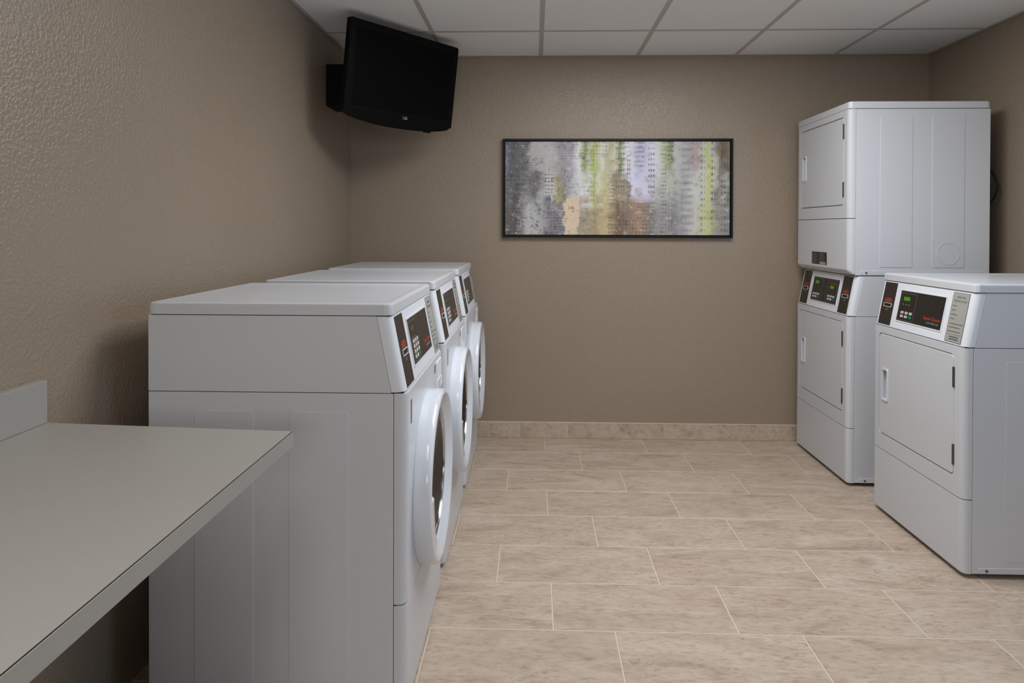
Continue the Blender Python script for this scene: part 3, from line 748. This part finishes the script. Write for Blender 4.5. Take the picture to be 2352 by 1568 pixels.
def make_stack():
    t = empty('stacked_dryer')
    lower_body(t)
    dryer_front(t, 0.302, CB - 0.0015, 0.374, 0.846, 0.536, 0.680, (0.757, 0.456))
    card_strip(t, -0.318); control_panel(t, 'stack'); card_strip(t, 0.212)
    # upper dryer
    obj('upper_dryer_cabinet', B_(-HW, HW, 0.0375, MD, CT + 0.003, 1.951, 0.003), M_ENAMEL, t)
    obj('joint_shade', B_(-HW + 0.005, HW - 0.005, 0.05, MD - 0.005, CT - 0.001, CT + 0.004), M_GAP, t, smooth=False)  # black filler as the shade between the two dryers
    lv = [(front_plan(HW - 0.012, 0.034, 0.0368, 0.0012), 1.0925), (front_plan(HW, 0.018, 0.0368, 0.016), 1.1000), (front_plan(HW, 0.003, 0.0368, 0.022), 1.114), (front_plan(HW, 0.0, 0.0368, 0.024), 1.124), (front_plan(HW, 0.0, 0.0368, 0.024), 1.381), (front_plan(HW - 0.001, 0.002, 0.0368, 0.023), 1.3845)]
    obj('lower_access_panel', loft(lv), M_ENAMEL, t)
    bm = bmesh.new(); box(bm, -HW + 0.004, HW - 0.004, 0.01, 0.035, 1.3843, 1.3882); box(bm, -HW + 0.003, HW - 0.003, 0.03, 0.045, 1.10, 1.95)
    obj('panel_gap_shade', bm, M_GAP, t, smooth=False)  # shade in the panel gaps, painted as black filler
    dryer_front(t, 1.388, 1.951, 1.455, 1.917, 1.618, 1.762, (1.842, 1.538))
    lid_part(t, 1.953, 1.990, 0.0)
    bm = B_(-HW + 0.004, HW - 0.004, 0.006, MD - 0.005, 1.950, 1.9545)
    obj('lid_gap_shade', bm, M_GAP, t, smooth=False)  # black filler as the shade below the top lid
    side_ribs(t, 1.134, 1.915, True); base_strip(t, 1.094, 1.117)
    p = obj('rating_plate', plate(0, 0.205, 0, 0.070, 0, 0.0008), M_STRIP, t, face_frame() @ T(-0.115, 1.132, 0.0), smooth=False)
    p['label'] = 'small dark rating plate with fine print'
    for i in range(7):
        w = random.uniform(0.05, 0.085)
        for x in (0.008, 0.108):
            obj('print_line', plate(x, x + w, 0.006 + i * 0.0088, 0.0085 + i * 0.0088, 0.0008, 0.0011), M_LINE, p, smooth=False)
    obj('print_patch', plate(0.110, 0.190, 0.002, 0.014, 0.0008, 0.0013), M_LABEL, p, smooth=False)
    path = []
    for i in range(25):
        a = i / 24
        ang = PI * a
        path.append((0.20 + 0.09 * math.sin(ang * 1.0), MD - 0.01 + 0.085 * math.sin(ang) ** 0.8, 1.735 - 0.36 * a))
    cd = obj('power_cord', tube(path, 0.006), M_RUBBER, t)
    cd['label'] = 'black power cord looping out of the back'
    return t
def copy_tree(o, parent=None):
    n = o.copy(); COL.objects.link(n); n.parent = parent
    for ch in o.children:
        copy_tree(ch, n)
    return n

FRONT_W = -0.343
w1 = make_washer()
w2 = copy_tree(w1); w3 = copy_tree(w1)
for w, y0, lab in ((w1, 1.870, 'white front-load washer nearest the counter, its plain grey side in full view'),
                   (w2, 2.690, 'white front-load washer in the middle of the row of three'),
                   (w3, 3.520, 'white front-load washer at the far end of the row, against the back wall')):
    w.location = (FRONT_W, y0 + HW, 0); w.rotation_euler = (0, 0, PI / 2)
    tag(w, lab, 'washing machine', 'front-load washers in a row along the left wall')
d1 = make_dryer(); d1.location = (1.630, 2.690 + HW, 0); d1.rotation_euler = (0, 0, -PI / 2)
tag(d1, 'white waist-high dryer standing alone in front of the tall stacked unit', 'dryer')
st = make_stack(); st.location = (1.617, 3.638 + HW, 0); st.rotation_euler = (0, 0, -PI / 2)
tag(st, 'tall white stacked unit of two dryers in the far right corner', 'dryer')

# ------------------------------------------------------------------ folding counter
ctr = empty('folding_counter', (XL, 0.4, 0))
tag(ctr, 'beige laminate folding counter with low backsplash in the left foreground', 'counter')
CZ, CTK, CX = 0.865, 0.033, -0.546
def cquad(z0, z1, x0, x1, ya, yb0, yb1, bev=0.0012):
    bm = bmesh.new()
    pts = [(x0 - XL, ya - 0.4), (x1 - XL, ya - 0.4), (x1 - XL, yb1 - 0.4), (x0 - XL, yb0 - 0.4)]
    lo = [bm.verts.new((x, y, z0)) for x, y in pts]; hi = [bm.verts.new((x, y, z1)) for x, y in pts]
    bm.faces.new(lo[::-1]); bm.faces.new(hi)
    for i in range(4):
        bm.faces.new((lo[i], lo[(i + 1) % 4], hi[(i + 1) % 4], hi[i]))
    bmesh.ops.bevel(bm, geom=list(bm.edges), offset=bev, segments=1, affect='EDGES')
    return bm
YE = -0.9
obj('worktop', cquad(CZ - CTK, CZ, XL + 0.002, CX - 0.0014, YE, 1.604, 1.5585), M_LAM, ctr)
obj('edge_seam', cquad(CZ - CTK + 0.001, CZ + 0.0003, CX - 0.0024, CX - 0.0009, YE, 1.556, 1.556, 0.0001), M_SEAM, ctr)
obj('edge_band', cquad(CZ - CTK, CZ - 0.0007, CX - 0.0009, CX, YE, 1.5575, 1.5575, 0.0003), M_LAM, ctr)
obj('backsplash', cquad(CZ + 0.0003, CZ + 0.101, XL + 0.002, XL + 0.027, YE, 1.6035, 1.6015), M_LAM, ctr)
obj('wall_cleat', cquad(CZ - CTK - 0.07, CZ - CTK - 0.0005, XL + 0.002, XL + 0.022, YE, 1.50, 1.50), M_LAM, ctr)
for yy in (-0.88, 0.63):  # unseen panels under the counter; the farther one added to block window light
    obj('shade_support_panel', cquad(0.001, CZ - CTK - 0.0005, XL + 0.024, CX - 0.05, yy, yy + 0.022, yy + 0.022), M_LAM, ctr)

# ------------------------------------------------------------------ framed print
PX0, PX1, PZ0, PZ1 = -0.203, 1.237, 1.273, 1.895
pw, ph = PX1 - PX0, PZ1 - PZ0
pic = empty('framed_artwork', ((PX0 + PX1) / 2, YB, PZ0))
tag(pic, 'wide abstract city collage print in a thin black frame on the back wall', 'picture')
FM = Matrix(((1, 0, 0, 0), (0, 0, -1, 0), (0, 1, 0, ph / 2), (0, 0, 0, 1)))
obj('frame', ring_plate(-pw / 2, pw / 2, -ph / 2, ph / 2, 0.0135, 0.001, 0.034, 0.0005, 1), M_FRAME, pic, FM, smooth=False)
build_art(M_ART, pw - 0.036, ph - 0.036)
obj('canvas', plate(-pw / 2 + 0.0185, pw / 2 - 0.0185, -ph / 2 + 0.0185, ph / 2 - 0.0185, 0.004, 0.026), M_ART, pic, FM, smooth=False)
obj('backing', plate(-pw / 2 + 0.010, pw / 2 - 0.010, -ph / 2 + 0.010, ph / 2 - 0.010, 0.001, 0.004), M_FRAME, pic, FM, smooth=False)

# ------------------------------------------------------------------ wall-mounted television
TVC = Vector((-0.6992, 3.7564, 2.1449)); TH_, PH_ = 0.9309, 0.1311; TW, TH2 = 0.7835, 0.4739
n0 = Vector((math.sin(TH_), -math.cos(TH_), 0)); rv = Vector((math.cos(TH_), math.sin(TH_), 0)); uz = Vector((0, 0, 1))
nv = n0 * math.cos(PH_) - uz * math.sin(PH_); uv = uz * math.cos(PH_) + n0 * math.sin(PH_)
tv = empty('television')
tag(tv, 'black flat-screen television tilted down from the upper left corner', 'television')
tv.matrix_world = Matrix(((rv.x, uv.x, nv.x, TVC.x), (rv.y, uv.y, nv.y, TVC.y), (rv.z, uv.z, nv.z, TVC.z), (0, 0, 0, 1)))
def tv_outline(gw, gh, chin, r):
    pts = [(gw, gh - r), (gw - r * 0.3, gh - r * 0.3), (gw - r, gh), (-gw + r, gh), (-gw + r * 0.3, gh - r * 0.3), (-gw, gh - r)]
    nb_ = 22
    for i in range(nb_ + 1):
        u = -1 + 2 * i / nb_
        pts.append((gw * u, -gh - chin * (1 - abs(u) ** 2.6) + (0.012 if abs(u) == 1 else 0)))
    return pts
def tv_loft(levels):
    return loft(levels)
hw2, hh2 = TW / 2, TH2 / 2
body = obj('bezel', loft([(tv_outline(hw2 - 0.006, hh2 - 0.006, 0.034, 0.012), -0.042), (tv_outline(hw2, hh2, 0.040, 0.012), -0.034), (tv_outline(hw2, hh2, 0.040, 0.012), -0.006), (tv_outline(hw2 - 0.006, hh2 - 0.006, 0.034, 0.010), 0.0)]), M_TVB, tv)
sw, s0, s1 = hw2 - 0.040, -hh2 + 0.040, hh2 - 0.038
obj('screen', plate(-sw, sw, s0, s1, -0.001, 0.0008), M_TVS, tv, smooth=False)
obj('screen_rim', ring_plate(-sw - 0.004, sw + 0.004, s0 - 0.004, s1 + 0.004, 0.004, -0.001, 0.0014), M_TVK, tv, smooth=False)
obj('back_cover', loft([(rrect(-0.24, 0.24, -0.17, 0.15, 0.03), -0.100), (rrect(-0.32, 0.32, -0.20, 0.19, 0.03), -0.085), (rrect(-0.365, 0.365, -0.235, 0.225, 0.02), -0.041)]), M_TVK, tv)
lg = obj('brand_badge', lathe([(0.0, -0.0008), (0.0085, -0.0008), (0.0090, 0.0)], 20), M_LOGO, tv, T(-0.004, -hh2 + 0.022, 0.0004) @ Matrix.Rotation(PI / 2, 4, 'X'))
text('brand_name', 'LG', 0.021, M_LOGO, tv, T(0.009, -hh2 + 0.014, 0.0012))
text('badge_mark', 'L', 0.011, M_TVB, tv, T(-0.007, -hh2 + 0.018, 0.0014))
obj('sensor_bar', plate(-0.01, 0.12, -hh2 - 0.024, -hh2 - 0.021, 0.0, 0.0012, 0.001), M_TVK, tv, smooth=False)
obj('stand_socket', B_(0.19, 0.235, -hh2 - 0.038, -hh2 - 0.022, -0.03, -0.012), M_TVK, tv, smooth=False)

# mount: wall box on the left wall with a folded arm to the back of the set
mt = empty('tv_wall_mount', (XL, 3.90, 2.13))
tag(mt, 'black swing-arm wall bracket holding the television', 'wall mount')
obj('wall_box', B_(0.001, 0.110, -0.02, 0.18, -0.115, 0.12, 0.004), M_TVK, mt)
back = TVC - nv * 0.101
a0 = Vector((0.10, 0.05, -0.03)); a1 = Vector(back) - Vector((XL, 3.90, 2.13)) - nv * 0.035
mid = a0.lerp(a1, 0.5) + Vector((0.06, 0.05, 0.0))
obj('arm', tube([a0, mid, a1], 0.018, 10), M_TVK, mt)
pm = Matrix(((rv.x, uv.x, nv.x, a1.x), (rv.y, uv.y, nv.y, a1.y), (rv.z, uv.z, nv.z, a1.z), (0, 0, 0, 1)))
obj('tilt_plate', plate(-0.06, 0.06, -0.06, 0.06, 0.0, 0.034, 0.006), M_TVK, mt, pm)
